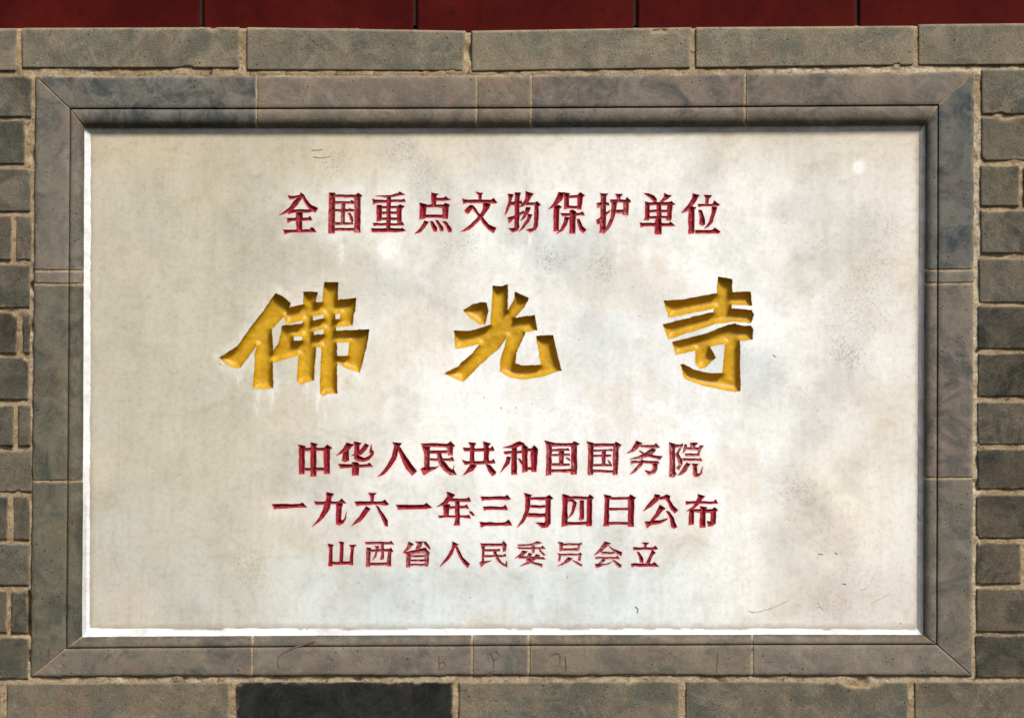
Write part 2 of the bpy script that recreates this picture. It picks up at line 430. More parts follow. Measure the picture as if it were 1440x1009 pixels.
pl = pl + (1 - sstep(3, 8, np.abs(Y - 953))) * .45 + .55 * (1 - sstep(0, 14, np.hypot(X - 80, Y - 103))) + .8 * (1 - sstep(0, 20, np.hypot((X - 122) * .6, (Y - 103) * 2))) + .5 * (1 - sstep(3, 6, np.abs(X - 46))) * sstep(400, 480, Y) * (1 - sstep(600, 700, Y))
add_attr(me, 'pale', np.clip(pl, 0, 1).ravel())
link('mortar', me, M_mortar, wall)

# ------------------------------------------------------------------ red painted course above
redw = thing('red_painted_wall', 'dark red painted wall panels set back above the top row of grey bricks', 'painted wall', (0, 0, 0))
for k, (a, b) in enumerate([(-30, 282.4), (284.4, 583), (585, 893), (895, 1204), (1206.4, 1500)]):
    brick([(a, -70), (b, -70), (b, 52), (a, 52)], (1 - .06 * abs(k - 2), 1, 1), 300 + k, hface=-11, name='panel', material=M_panel, parent=redw, rad=1.0, rough=.12, step=3)
me = make_mesh('backing', pos([-60, 1530, 1530, -60], [58, 58, -68, -68], -16), [0, 1, 2, 3], [0])
link('backing', me, M_dark, redw)

# ------------------------------------------------------------------ carved stone frame
frame = thing('stone_surround', 'moulded grey stone frame with mitred corners set around the white plaque', 'frame', (0, 0, 0))
# corner points of three nested rectangles (outer edge, groove, inner edge), in photo mm: TL TR BR BL
OUT = np.array([(50, 107), (1370, 101), (1367, 950), (43, 951)], float)
GRV = np.array([(99, 153), (1319, 148), (1317, 905.5), (93.5, 911)], float)
INN = np.array([(119.5, 180), (1300, 176), (1296.5, 891.3), (116.5, 894)], float)
SAG = {0: lambda x: 1.6 * np.sin((x - 50) / 1320 * math.pi), 1: lambda y: 0 * y, 2: lambda x: -1.2 * np.sin((x - 50) / 1320 * math.pi), 3: lambda y: 0 * y}
# profile: (t across: 0 outer .. 1 groove .. 2 inner, height mm)
prof = [(0.0, -22), (0.004, -4), (0.012, 0.2), (0.045, 1.8), (0.12, 2.2), (0.35, 2.2), (0.6, 2.2), (0.85, 2.2), (0.955, 2.0), (0.978, 1.2), (0.984, -3.5),
        (1.0, -4.0), (1.016, -4.0), (1.035, 0.0), (1.10, 1.0)]
for a in np.linspace(0.0, 1.0, 13)[1:]:
    ang = a * math.pi / 2
    prof.append((1.34 + 0.66 * math.sin(ang), 1.2 - 18 * (1 - math.cos(ang))))
prof.insert(15, (1.25, 1.4)); prof.insert(16, (1.34, 1.2))
prof.append((2.002, -25))
pt = np.array([p[0] for p in prof]); ph = np.array([p[1] for p in prof])
def across(i, t):
    o, g, n = OUT[i], GRV[i], INN[i]
    return np.where((t <= 1)[:, None], o + (g - o) * t[:, None], g + (n - g) * (t - 1)[:, None])
def frame_piece(side, a, b, seed, off=0.0, gap=1.0, mitre_gap=0.55, step=4.0, pnt=None, phh=None, wob=1.0):
    """side 0 top 1 right 2 bottom 3 left; a..b along the side (x or y), None = runs into the mitre"""
    t = pt if pnt is None else pnt; hh = ph if phh is None else phh
    i0, i1 = {0: (0, 1), 1: (1, 2), 2: (3, 2), 3: (0, 3)}[side]
    P = across(i0, t); Q = across(i1, t); ax = 0 if side in (0, 2) else 1
    lo = P[:, ax] + mitre_gap * (a is None); hi = Q[:, ax] - mitre_gap * (b is None)
    if a is not None: lo = np.full(len(t), a + gap)
    if b is not None: hi = np.full(len(t), b - gap)
    n = max(3, int((hi - lo).max() / step))
    s = np.linspace(0, 1, n + 1)
    if off == 0: s = np.concatenate([[0], s[1] * np.array([.12, .3, .6]), s[1:-1], 1 - s[1] * np.array([.6, .3, .12]), [1]]); n = len(s) - 1
    al = lo[:, None] + (hi - lo)[:, None] * s[None]
    if off == 0:      # ragged joint edges
        al = al + (0.7 * fbm(t[:, None] * 45 + 0 * al, 0 * al + seed, 14, seed + 8)) * ((s < .5) * (a is not None) * np.exp(-s * n / 3) - (s > .5) * (b is not None) * np.exp(-(1 - s) * n / 3))[None]
    al_wob = 0
    k = (al - P[:, ax][:, None]) / (Q - P)[:, ax][:, None]
    lat = P[:, 1 - ax][:, None] + (Q - P)[:, 1 - ax][:, None] * k + SAG[side](al) * wob
    X, Y = (al, lat) if ax == 0 else (lat, al)
    X = X + 0.35 * fbm(X, Y, 50, seed) * wob; Y = Y + 0.35 * fbm(X, Y, 50, seed + 1) * wob
    outer = np.minimum(t, 1)[:, None]
    if wob:      # chipped outer arris
        lat_n = 1.6 * fbm(al, al * 0 + seed, 16, seed + 4) * (t[:, None] < 0.05) * (t[:, None] > 0)
        if ax == 0: Y = Y + lat_n
        else: X = X + lat_n
    end = np.minimum(s, 1 - s)[None] * (hi - lo)[:, None]
    Hh = hh[:, None] + off + 0.25 * fbm(X, Y, 45, seed + 2) + 0.12 * fbm(X, Y, 10, seed + 3)
    if off == 0: Hh = Hh - 1.0 * (1 - sstep(0, 1.2, end + .8 * fbm(X, Y, 7, seed + 6)))
    if off == 0: Hh[:, 0] -= 3; Hh[:, -1] -= 3
    P3 = pos(X, Y, Hh).reshape(-1, 3)
    f = grid_faces(len(t), n + 1)
    if side in (1, 2): f = f[:, ::-1]
    if side == 1 or side == 3: pass
    dist_edge = np.minimum(end, np.minimum(t[:, None] * 48, 99))
    return P3, f, dist_edge, n
def orient(me):
    import bmesh
    bm = bmesh.new(); bm.from_mesh(me)
    s = sum((f.normal.y * f.calc_area() for f in bm.faces))
    if s > 0: bmesh.ops.reverse_faces(bm, faces=bm.faces[:])
    bm.to_mesh(me); bm.free()
J = {0: [None, 361, 671, 747.5, 1048, None], 1: [None, 379.5, 398.5, 672, None], 2: [None, 355, 664, 743.5, 1058, None], 3: [None, 380.5, 399.5, 676, None]}
FT = {0: [T(.92, -.03), (1.17, 1.07, 1.0), (1.12, 1.02, .90), (1.02, .96, .96), (1.06, 1.0, .96)], 1: [T(.80, -.08), T(1.0, 0), (.98, .93, .93), T(.92, .02)],
      2: [T(.95, .05), T(1.0, .04), T(1.02, .03), (1.10, 1.03, .94), T(1.1, .04)], 3: [T(1.02, .02), T(1.12, .03), (.80, .82, .72), (.78, .80, .68)]}
MOT = {0: [.95, .3, .45, .75, .6], 1: [.95, .3, .85, .55], 2: [.65, .5, .5, .4, .35], 3: [.65, .2, .8, .7]}
sd = 500
for side in range(4):
    js = J[side]
    for k in range(len(js) - 1):
        P3, f, de, n = frame_piece(side, js[k], js[k + 1], sd)
        me = make_mesh('frame_stone', P3, f.ravel(), np.arange(0, f.size, 4)); orient(me)
        add_attr(me, 'edge', (0.75 * (1 - sstep(0.5, 6.0, de))).ravel())
        o = link('frame_stone', me, M_frame, frame); add_attr(me, 'grime', (sstep(1.1, 1.9, pt)[:, None] * {0: .6, 1: .45, 2: .85, 3: .65}[side] + 0 * de).ravel()); o['tint'] = [float(v) for v in FT[side][k]]; o['mottle'] = MOT[side][k]
        sd += 11
# mortar filling the frame's joints: the same moulding a little lower
allP = []; allF = []; nv = 0
for side in range(4):
    P3, f, de, n = frame_piece(side, None, None, 900 + side, off=-1.3, mitre_gap=0.0)
    allP.append(P3); allF.append(f + nv); nv += len(P3)
F = np.concatenate(allF)
me = make_mesh('joint_mortar', np.concatenate(allP), F.ravel(), np.arange(0, F.size, 4)); orient(me)
link('joint_mortar', me, M_joint, frame)

# white plaster fillet between frame and slab: one strip per side, joined into one ring
SLAB_H = -16.0
SL = np.array([(127.5, 188.5), (1292.5, 184.5), (1289.5, 883.3), (126, 883.0)], float)     # visible slab edge
ring_t = np.array([0, .12, .3, .5, .7, .88, 1.0])
allP = []; allF = []; dirt_shade = []; nv = 0
for side in range(4):
    i0, i1 = {0: (0, 1), 1: (1, 2), 2: (3, 2), 3: (0, 3)}[side]
    n = 300
    s = np.linspace(0, 1, n + 1)[None]
    tt = ring_t[:, None]
    inn = (1 - s)[..., None] * INN[i0] + s[..., None] * INN[i1]
    slb = (1 - s)[..., None] * SL[i0] + s[..., None] * SL[i1]
    d = (inn - slb); d = d / np.linalg.norm(d, axis=-1, keepdims=True)
    inn = inn + d * 3.0
    w = fbm(s * 1200, 0 * s + side * 90, 18, 40 + side) * 1.6 + fbm(s * 1200, 0 * s + side * 90, 5, 47 + side) * 0.6
    slb = slb - d * (0.6 + w)[..., None] * (1.0 if side in (0, 3) else 0.7)
    XY = inn * (1 - tt)[..., None] + slb * tt[..., None]
    top = {0: -12, 1: -8, 2: -8, 3: -10}[side]
    H = top + (SLAB_H - 0.25 - top) * (tt ** 0.8) + 0.5 * fbm(XY[..., 0], XY[..., 1], 9, 60 + side) * (tt < 0.95) * (tt > 0.05)
    allP.append(pos(XY[..., 0], XY[..., 1], H).reshape(-1, 3)); f = grid_faces(len(ring_t), n + 1)
    allF.append(f + nv); nv += len(allP[-1])
    x = XY[..., 0]; y = XY[..., 1]
    if side == 0: dd = 0.38 + 0.3 * fbm(x, y, 60, 70) - 0.35 * sstep(620, 760, x) * (1 - sstep(880, 980, x)) * 1.0 + (tt < .4) * .3  # top and right base values paint shade into the plaster; noise is dirt
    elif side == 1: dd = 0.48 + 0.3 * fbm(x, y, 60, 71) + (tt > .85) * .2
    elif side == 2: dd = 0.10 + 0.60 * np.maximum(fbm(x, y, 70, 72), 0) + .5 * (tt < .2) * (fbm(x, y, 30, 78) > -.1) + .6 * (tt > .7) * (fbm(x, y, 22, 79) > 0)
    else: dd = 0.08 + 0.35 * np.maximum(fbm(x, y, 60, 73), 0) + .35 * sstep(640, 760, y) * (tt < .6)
    dirt_shade.append(np.clip(dd + 0 * x, 0, 1).ravel())
F = np.concatenate(allF)
me = make_mesh('plaster_fillet', np.concatenate(allP), F.ravel(), np.arange(0, F.size, 4))
import bmesh
def flip_to_viewer(me):
    n = np.zeros(len(me.polygons) * 3, np.float32); me.polygons.foreach_get('normal', n); n = n.reshape(-1, 3)
    if (n[:, 1] > 0).any():
        bm = bmesh.new(); bm.from_mesh(me); bm.faces.ensure_lookup_table()
        bmesh.ops.reverse_faces(bm, faces=[f for f in bm.faces if f.normal.y > 0]); bm.to_mesh(me); bm.free()
flip_to_viewer(me)
add_attr(me, 'dirt_shade', np.concatenate(dirt_shade))
link('plaster_fillet', me, M_plaster, frame)

# ------------------------------------------------------------------ stroke outlines of the carved lettering
S = 1440 / 190.0
SG = 1440 / 260.0
# every stroke is an outline (x,y ...) in mm on the slab face once divided by the region's scale; strokes are separated by '/'
REGIONS = [
 (390, 260, S, 'red', [
  ('全', '250,82 285,108 262,140 215,215 150,275 90,305 15,325 75,285 130,235 185,160 235,130/115,112 150,120 235,108 245,130 150,150 130,150/262,120 285,105 310,155 365,215 435,248 405,293 385,290 335,250 290,185/140,268 345,262 370,280 345,292 150,298 120,315 112,290/195,285 270,285 262,495 205,495/100,358 330,352 350,335 373,380 150,385 110,410/60,472 80,480 345,478 360,452 385,460 413,503 100,512 75,525'),
  ('国', '550,85 615,85 608,520 545,520/820,118 860,85 905,115 885,135 882,510 822,510/600,105 830,108 830,135 600,132/600,462 825,462 825,490 600,490/608,178 775,178 785,163 812,175 812,202 610,204/682,195 722,195 718,425 680,425/608,260 765,260 760,245 812,262 812,285 608,284/605,400 800,400 808,420 605,428/750,305 775,300 805,345 808,385 795,405 775,370 768,335'),
  ('重', '1040,122 1200,110 1290,90 1300,75 1362,103 1250,127 1180,134/1010,150 1040,162 1330,160 1350,148 1368,180 1050,190 1020,208/1166,125 1208,125 1202,495 1162,495/1060,215 1112,215 1108,380 1060,392/1100,228 1310,228 1310,250 1100,252/1270,240 1305,205 1355,228 1325,255 1320,400 1280,410/1105,288 1290,286 1290,310 1105,312/1105,352 1290,352 1290,375 1105,375/1020,408 1320,410 1330,395 1352,432 1050,434 1030,440/1000,465 1320,465 1335,455 1370,488 1330,500 1005,505')]),
 (578, 260, S, 'red', [
  ('点', '215,82 255,92 295,92 270,115 262,235 222,235/255,145 340,140 370,122 425,160 330,172 255,168/140,215 345,212 345,240 140,240/92,195 165,205 150,360 95,365/335,220 370,195 415,215 400,235 395,362 335,355/145,318 345,318 345,350 145,350/145,380 190,395 150,450 100,500 40,518 90,465 125,420/205,385 235,390 275,460 275,495 240,495 220,440/262,378 290,380 340,450 345,490 315,490 290,440/335,385 370,390 430,465 430,500 400,505 375,450'),
  ('文', '690,72 735,85 770,85 755,105 750,165 725,165 720,110/548,150 600,160 850,158 880,142 915,188 890,195 600,190 560,205/770,195 850,200 830,245 770,330 700,410 620,480 525,503 600,455 680,380 740,310 770,250/570,275 635,210 665,240 610,308 580,300/655,215 700,270 760,345 830,425 910,455 880,515 830,485 770,415 700,310 640,240'),
  ('物', '1030,92 1090,100 1070,150 1060,220 1020,300 995,322 1025,230 1040,150/1065,182 1160,178 1175,165 1190,200 1110,215 1050,215/1105,82 1172,85 1155,130 1150,450 1130,490 1080,508 1035,465 1100,462 1108,300/1025,350 1100,330 1195,275 1200,300 1100,358 1040,410/1225,68 1305,98 1275,130 1255,180 1200,225 1150,245 1215,165/1230,192 1320,190 1345,175 1382,208 1360,235 1352,440 1330,480 1270,505 1225,480 1300,465 1312,400 1320,215 1230,217/1225,235 1278,240 1250,300 1215,350 1168,385 1195,330/1250,310 1295,320 1260,390 1200,460 1145,498 1200,420 1240,360')]),
 (766, 260, S, 'red', [
  ('保', '150,78 210,85 180,160 110,235 40,262 85,210 130,130/95,235 150,215 178,235 155,260 148,490 95,495/200,78 270,92 258,110 255,250 205,265 205,120/255,115 360,112 360,137 255,137/345,112 375,78 425,110 400,130 390,262 350,262/250,225 355,225 355,252 250,252/168,300 260,305 370,302 400,285 428,325 330,328 190,335/265,275 295,265 330,285 325,520 262,520 268,310/215,345 262,350 235,420 190,490 120,525 170,470 200,400/340,360 370,370 400,440 445,480 410,515 375,480 355,420'),
  ('护', '590,92 672,95 655,130 650,480 625,515 575,512 590,480 600,130/552,195 680,188 690,215 640,222 560,245/548,375 590,350 650,300 700,265 690,290 640,345 590,385 580,420 560,420/750,95 830,98 805,130 795,170 775,170/698,158 860,158 880,130 918,175 895,195 885,325 835,320 840,190 700,187/715,170 770,185 755,300 720,410 680,470 620,525 660,450 700,350 712,250/760,266 840,264 840,300 760,302'),
  ('单', '1060,92 1110,92 1170,120 1195,150 1195,180 1160,180 1120,140/1275,92 1305,105 1355,110 1310,150 1260,180 1225,185 1265,135/1065,178 1120,188 1330,185 1350,175 1388,210 1350,218 1100,216/1068,185 1118,195 1115,350 1105,378 1058,372 1070,340/1310,200 1360,205 1350,350 1340,380 1295,375 1310,340/1110,268 1310,266 1310,290 1110,292/1110,333 1310,333 1310,356 1110,357/1190,190 1240,190 1242,525 1200,530 1172,520 1175,380 1195,340/1015,398 1050,408 1320,408 1340,392 1393,435 1320,440 1050,440 1025,452')]),
 (840, 260, S, 'red', [
  ('位', '1015,88 1088,112 1060,160 1000,240 950,285 895,302 960,220 1005,150/972,255 1000,228 1055,238 1035,265 1030,520 972,520/1135,105 1225,115 1190,150 1180,212 1150,212 1155,150/1070,203 1225,203 1245,168 1305,215 1280,228 1100,227 1080,235/1080,262 1110,270 1145,370 1148,420 1120,435 1085,415 1090,350/1222,235 1280,240 1255,310 1225,400 1185,445 1140,465 1190,400 1215,320/1040,485 1230,480 1255,458 1312,500 1290,518 1045,520')]),
 (290, 380, SG, 'gold', [
  ('佛', '540,178 600,205 660,255 620,340 520,450 395,580 265,762 185,748 100,682 240,590 340,450 440,320/400,560 470,470 510,455 520,560 522,918 440,922 365,925 380,640/600,340 645,285 760,262 1168,213 1160,330 890,345 745,388 625,418/1048,230 1168,213 1140,425 1042,425/595,430 745,412 900,375 1140,385 1140,428 1000,445 860,465 745,512 600,520/590,435 682,440 680,548 640,640 525,718 490,680 560,570/500,680 680,548 740,545 860,498 940,495 1010,470 1270,458 1255,560 1120,560 1010,562 860,598 720,660 540,715/1113,470 1272,458 1250,600 1195,795 1095,740 1113,600/985,700 1020,664 1130,664 1195,795 1080,755/755,165 870,170 845,260 830,330 840,560 855,600 840,860 790,868 735,890 705,860 720,650 750,560 755,330/918,88 1028,95 1025,240 1005,330 1010,520 1020,600 1020,960 960,958 910,980 885,960 895,600 920,480 915,330 905,240')]),
 (600, 380, SG, 'gold', [
  ('光', '515,120 580,125 635,108 630,320 600,430 495,430 505,300/285,310 360,262 430,248 470,255 482,320 455,420 410,420 340,370/690,165 795,215 760,290 690,370 600,440 560,400 630,310 680,230/210,468 340,470 480,425 620,400 640,500 440,570 225,612/600,400 690,370 840,348 862,465 780,480 640,500/500,470 640,500 560,610 420,730 285,868 135,805 240,750 360,640/640,420 770,485 700,640 690,730 640,800 570,790 575,700 620,540/570,720 700,725 740,740 880,735 1000,745 1050,775 900,825 760,848 650,835 575,790/855,510 985,503 1010,620 1050,780 900,790 875,640')]),
 (860, 380, SG, 'gold', [
  ('寺', '830,48 940,68 938,190 935,300 860,365 790,345 815,200/405,235 560,225 800,180 930,170 1085,165 1095,275 930,268 760,305 445,370/400,420 740,335 950,295 1090,310 1110,345 1090,410 930,400 800,420 440,538/470,555 740,490 900,425 960,415 1010,430 1090,432 1103,460 1100,540 1000,548 880,570 700,610 500,660/885,460 1000,500 1005,940 860,850 880,620/535,735 560,728 640,770 760,800 860,800 1000,850 1005,940 960,945 740,905 570,845/650,600 760,585 815,680 735,750 690,765 655,730')]),
 (410, 610, S, 'red', [
  ('中', '65,112 155,128 140,150 138,425 80,432 80,140/205,88 278,108 262,130 262,450 200,448 205,130/345,145 380,112 433,150 410,170 402,420 345,420/130,148 370,145 370,178 130,182/135,363 350,360 350,390 135,388'),
  ('华', '590,90 665,110 600,185 475,228 550,155/555,190 612,170 610,285 575,300 538,285 545,210/665,82 742,95 725,120 718,230 770,255 830,230 870,180 872,215 830,270 770,295 700,290 668,270 670,150/780,98 825,120 800,160 740,220 635,230 720,180 760,130/850,105 858,180 872,190 860,220 830,200/500,318 640,326 800,323 830,305 865,350 700,352 520,365/638,305 680,300 718,310 712,440 645,442 645,340'),
  ('人', '1080,88 1175,95 1150,140 1110,270 1050,360 980,430 920,455 1010,350 1070,240 1095,130/1135,130 1165,150 1220,240 1335,392 1285,442 1220,370 1160,240')]),
 (580, 610, S, 'red', [
  ('民', '85,100 370,102 408,75 450,125 430,140 430,225 380,225 370,150 340,135 130,138/100,120 185,130 180,350 250,350 285,335 240,375 160,410 125,440 85,375 130,350 130,230/185,176 365,176 365,205 185,205/185,260 400,260 425,240 445,285 330,285 185,282/255,200 300,200 330,280 400,360 430,380 450,330 440,370 470,435 400,435 330,385 280,310'),
  ('共', '598,88 680,98 660,130 658,310 610,310 615,130/750,78 835,98 812,130 815,310 760,310 765,130/538,145 620,153 830,153 850,130 875,180 620,184 555,185/530,275 600,293 840,285 865,268 885,305 800,318 560,325/620,325 688,335 640,390 540,438 590,370/780,325 830,330 890,400 885,425 850,445 815,400'),
  ('和', '960,145 1050,120 1110,85 1140,78 1190,100 1200,130 1150,125 1080,150/975,185 1150,180 1155,175 1165,200 1060,212 985,215/1060,150 1110,140 1115,430 1055,430/1010,240 1050,248 1030,320 935,412 985,320/1125,255 1150,265 1180,320 1185,350 1150,310/1165,110 1225,135 1225,400 1175,410/1220,153 1290,150 1290,180 1220,182/1258,160 1295,120 1335,155 1318,400 1268,400/1220,355 1268,355 1268,382 1220,382')]),
 (750, 610, S, 'red', [
  ('国', '120,70 225,95 195,120 190,430 135,440 140,120/405,110 430,78 492,105 465,130 465,425 400,430 405,200/190,98 420,98 420,130 190,130/190,376 410,373 410,405 190,405/200,158 350,158 370,148 388,175 200,184/275,180 325,175 322,330 275,330/200,213 385,210 390,232 200,236/340,250 385,260 392,285 360,275/195,314 385,314 385,338 195,338'),
  ('国', '570,75 642,92 632,430 580,435 585,120/850,120 880,80 938,118 910,140 900,430 850,435/635,100 860,100 860,130 635,132/635,383 850,386 850,410 635,408/640,166 800,166 830,155 845,180 640,187/730,180 775,178 762,345 728,345/640,222 830,220 830,241 640,243/790,270 820,290 835,325 805,310/640,320 835,320 835,342 640,345'),
  ('务', '1100,72 1165,98 1110,160 1060,190 995,202 1050,160/1140,120 1285,120 1310,100 1350,145 1300,152 1150,142/1265,150 1310,170 1260,220 1150,262 1030,270 1120,235 1200,195/1125,180 1145,180 1215,215 1340,235 1375,235 1350,275 1310,262 1200,240/1035,286 1330,286 1345,312 1060,312 1040,325/1150,270 1185,285 1150,340 1090,400 1025,435 1090,360 1135,300/1270,300 1325,305 1318,380 1290,420 1225,438 1185,385 1250,400 1268,370')]),
 (820, 610, S, 'red', [
  ('院', '918,92 980,105 978,400 995,425 965,462 915,455 925,300/980,110 1030,118 1060,100 1062,130 1040,160 1012,215 985,225 1015,165 1020,145 980,140/990,200 1015,205 1050,270 1058,320 1020,385 990,360 1020,330 1015,280 985,235/1140,92 1225,95 1195,125 1180,155 1150,155/1080,108 1105,112 1102,160 1062,208/1100,143 1230,143 1245,120 1285,125 1255,170 1240,215 1222,200 1225,170 1110,170/1085,210 1235,208 1240,232 1090,236/1055,260 1240,260 1250,250 1275,285 1060,282/1100,302 1145,320 1100,390 1060,430 1005,442 1060,370/1160,315 1230,318 1215,345 1215,420 1245,415 1272,345 1265,420 1230,455 1190,460 1170,430 1175,350')]),
 (375, 685, S, 'red', [
  ('一', '55,178 345,178 380,158 428,208 395,215 100,225 80,232'),
  ('九', '630,52 718,70 690,110 670,230 610,320 485,418 560,320 610,210 640,110/508,145 540,153 770,150 800,120 848,168 760,174 520,185/740,165 815,160 795,230 792,340 805,355 830,330 848,255 845,330 820,380 775,405 740,390 735,300 745,220'),
  ('六', '1082,55 1170,62 1145,85 1140,155 1110,158 1105,100/935,148 1220,152 1262,130 1302,180 1270,192 1160,180 960,195/1060,200 1105,225 1060,290 1000,360 905,410 970,330 1030,250/1160,190 1190,205 1240,280 1290,350 1290,415 1262,412 1225,330')]),
 (550, 685, S, 'red', [
  ('一', '52,185 345,185 380,165 438,215 370,228 100,232 75,238'),
  ('年', '595,45 680,78 640,130 590,180 482,210 560,150 595,95/640,120 800,122 830,105 850,150 800,155 620,150/555,180 625,180 612,300 560,300/620,200 780,198 805,185 828,228 780,222 620,224/682,150 730,145 732,405 670,405 685,340/500,300 800,298 830,290 848,328 820,325 760,318 560,320 510,325/830,250 865,258 892,295 870,300 840,275'),
  ('三', '955,98 1210,98 1240,78 1275,122 1240,132 1000,130 970,140/980,205 1190,205 1215,185 1243,238 1010,238 995,250/942,368 1215,375 1255,345 1288,405 1000,408 958,425')]),
 (720, 685, S, 'red', [
  ('月', '128,62 210,80 190,105 190,210 160,310 115,380 55,425 110,330 140,240 145,120/190,105 360,105 400,78 442,115 410,135 410,380 380,420 315,430 250,372 345,378 355,350 360,135 190,130/195,190 358,190 358,216 195,216/170,275 358,278 358,312 170,314'),
  ('四', '540,68 612,90 590,115 592,405 532,418 540,200/800,110 830,75 873,108 850,135 850,408 795,412/590,95 830,100 830,127 590,124/590,366 800,368 800,398 590,398/600,130 650,130 692,160 680,210 650,280 595,330 635,250 650,180 640,152 600,152/725,138 765,138 765,335 735,352 712,340 722,310')]),
 (835, 685, S, 'red', [
  ('日', '108,75 185,92 165,120 160,410 105,415 120,130/390,75 448,105 430,130 425,415 365,415 365,110/165,103 390,103 390,128 165,130/160,220 370,218 370,241 160,243/160,368 370,368 370,395 160,395'),
  ('公', '650,70 710,85 680,140 600,210 525,255 580,175 640,110/690,105 735,100 775,75 815,95 805,130 850,195 895,240 860,275 825,240 790,165 760,128 690,130/700,185 765,228 730,250 690,300 640,355 700,350 790,325 770,350 700,385 610,400 570,435 545,365 600,360 660,280/770,250 800,255 850,320 885,420 855,435 825,420 815,340'),
  ('布', '980,148 1280,150 1300,125 1325,170 1250,174 1020,174 985,185/1110,68 1190,95 1150,135 1110,190 1050,235 985,255 1050,210 1090,150 1110,110/1020,235 1068,240 1065,395 1010,402 1015,300/1060,232 1260,235 1285,212 1320,240 1300,265 1300,385 1260,410 1220,415 1205,358 1245,368 1250,270 1060,262/1130,200 1205,210 1190,235 1190,425 1130,425 1135,235')]),
 (450, 750, S, 'red', [
  ('山', '82,105 145,118 130,140 130,345 90,345 98,150/200,85 258,92 248,115 245,325 205,325 215,120/308,120 385,118 360,150 352,335 318,330 330,150/125,298 340,298 340,328 125,328'),
  ('西', '475,90 740,88 760,75 790,115 740,112 490,112/500,145 545,150 530,350 490,350/530,168 740,163 755,150 780,185 760,200 755,345 715,345 725,192 530,190/530,310 745,310 745,337 530,337/580,130 635,135 615,165 600,240 555,285 590,210 600,160/650,95 682,95 680,270 640,280 655,230'),
  ('省', '945,85 1000,110 950,165 885,200 930,140/1010,80 1090,85 1080,130 1055,165 1020,160 1040,110/1090,80 1130,85 1170,140 1172,170 1130,140/885,200 1050,165 1120,150 1172,210 1120,208 920,218/920,200 965,205 960,355 918,355/1120,190 1165,205 1150,350 1115,350/965,229 1120,231 1120,250 965,250/965,276 1120,276 1120,295 965,295/965,320 1120,320 1120,341 965,341')]),
 (610, 750, S, 'red', [
  ('人', '200,82 270,118 230,130 200,210 140,290 65,352 130,260 190,160/225,130 255,140 310,250 385,320 360,365 310,310 270,240'),
  ('民', '495,101 720,103 740,78 775,115 765,185 735,190 730,130 510,128/500,120 545,125 535,295 620,285 540,320 505,355 485,310 515,290 518,180/540,163 705,163 705,185 540,185/540,226 745,226 760,210 772,240 700,245 540,245/630,180 665,185 680,240 720,300 760,325 780,285 778,355 730,335 680,295 640,220'),
  ('委', '895,116 1040,108 1105,82 1152,100 1070,124 900,130/890,142 1140,146 1160,130 1190,162 1060,163 910,160/1040,115 1075,120 1068,205 1045,200/940,178 1000,190 940,240 865,265 920,215/1125,165 1150,180 1190,225 1170,228 1135,195/900,243 1020,243 1170,248 1190,272 1000,265 900,264/1010,205 1045,215 1020,260 1040,295 1160,325 1155,358 1080,330 990,295 985,270/1090,215 1135,225 1090,270 1010,320 920,345 1000,290 1060,250')]),
 (760, 750, S, 'red', [
  ('员', '185,90 240,95 235,180 200,185 205,120/240,103 410,103 435,92 440,115 420,125 415,180 395,180 395,124 240,124/235,156 395,156 395,180 235,180/175,205 220,213 400,213 430,200 445,220 430,235 425,290 400,290 400,234 215,233 210,290 190,292 192,230/290,250 340,265 300,300 230,335 180,345 250,300/330,282 380,295 440,330 440,350 390,325'),
  ('会', '685,85 750,105 715,130 650,190 570,230 640,150/720,125 790,165 865,195 862,240 810,215 760,170/650,195 785,195 785,214 650,217/580,248 800,248 820,235 850,270 800,268 590,267/660,270 690,280 640,320 700,320 770,295 720,325 640,345 590,368 580,320 610,320/765,280 795,285 860,335 855,360 830,365 795,320'),
  ('立', '1085,95 1155,97 1130,125 1125,152 1105,152 1105,120/985,145 1200,145 1220,128 1250,160 1230,172 1060,170 990,175/1030,190 1050,195 1095,265 1098,308 1060,305 1050,250/1190,172 1228,205 1190,240 1160,325 1120,325 1160,240/965,318 1190,320 1215,305 1262,348 1220,347 1000,347 975,358')]),
]


# ------------------------------------------------------------------ the slab, cut where the letters are
plaque = thing('stone_plaque', 'white marble plaque with gold and red carved Chinese characters inside the grey stone frame', 'plaque', (0, 0, 0))
FS = 0.85
def axis(lo, hi, bands, fine, coarse):
    out = [lo]; p = lo
    for a, b in bands:
        n = max(1, int(round((a - p) / coarse))); out += list(np.linspace(p, a, n + 1)[1:])
        n = int(round((b - a) / fine)); out += list(np.linspace(a, b, n + 1)[1:]); p = b
    n = max(1, int(round((hi - p) / coarse))); out += list(np.linspace(p, hi, n + 1)[1:])
    return np.array(out)
gx = axis(112, 1306, [(303, 1066)], FS, 4.0)
gy = axis(174, 902, [(266, 334), (384, 560), (615, 674), (689, 746), (757, 803)], FS, 4.0)
nx, ny = len(gx), len(gy)
GX, GY = np.meshgrid(gx, gy)
D = np.full((ny, nx), -99.0); CID = np.full((ny, nx), -1, int)
CH = []                                   # (character, colour)
STK = []
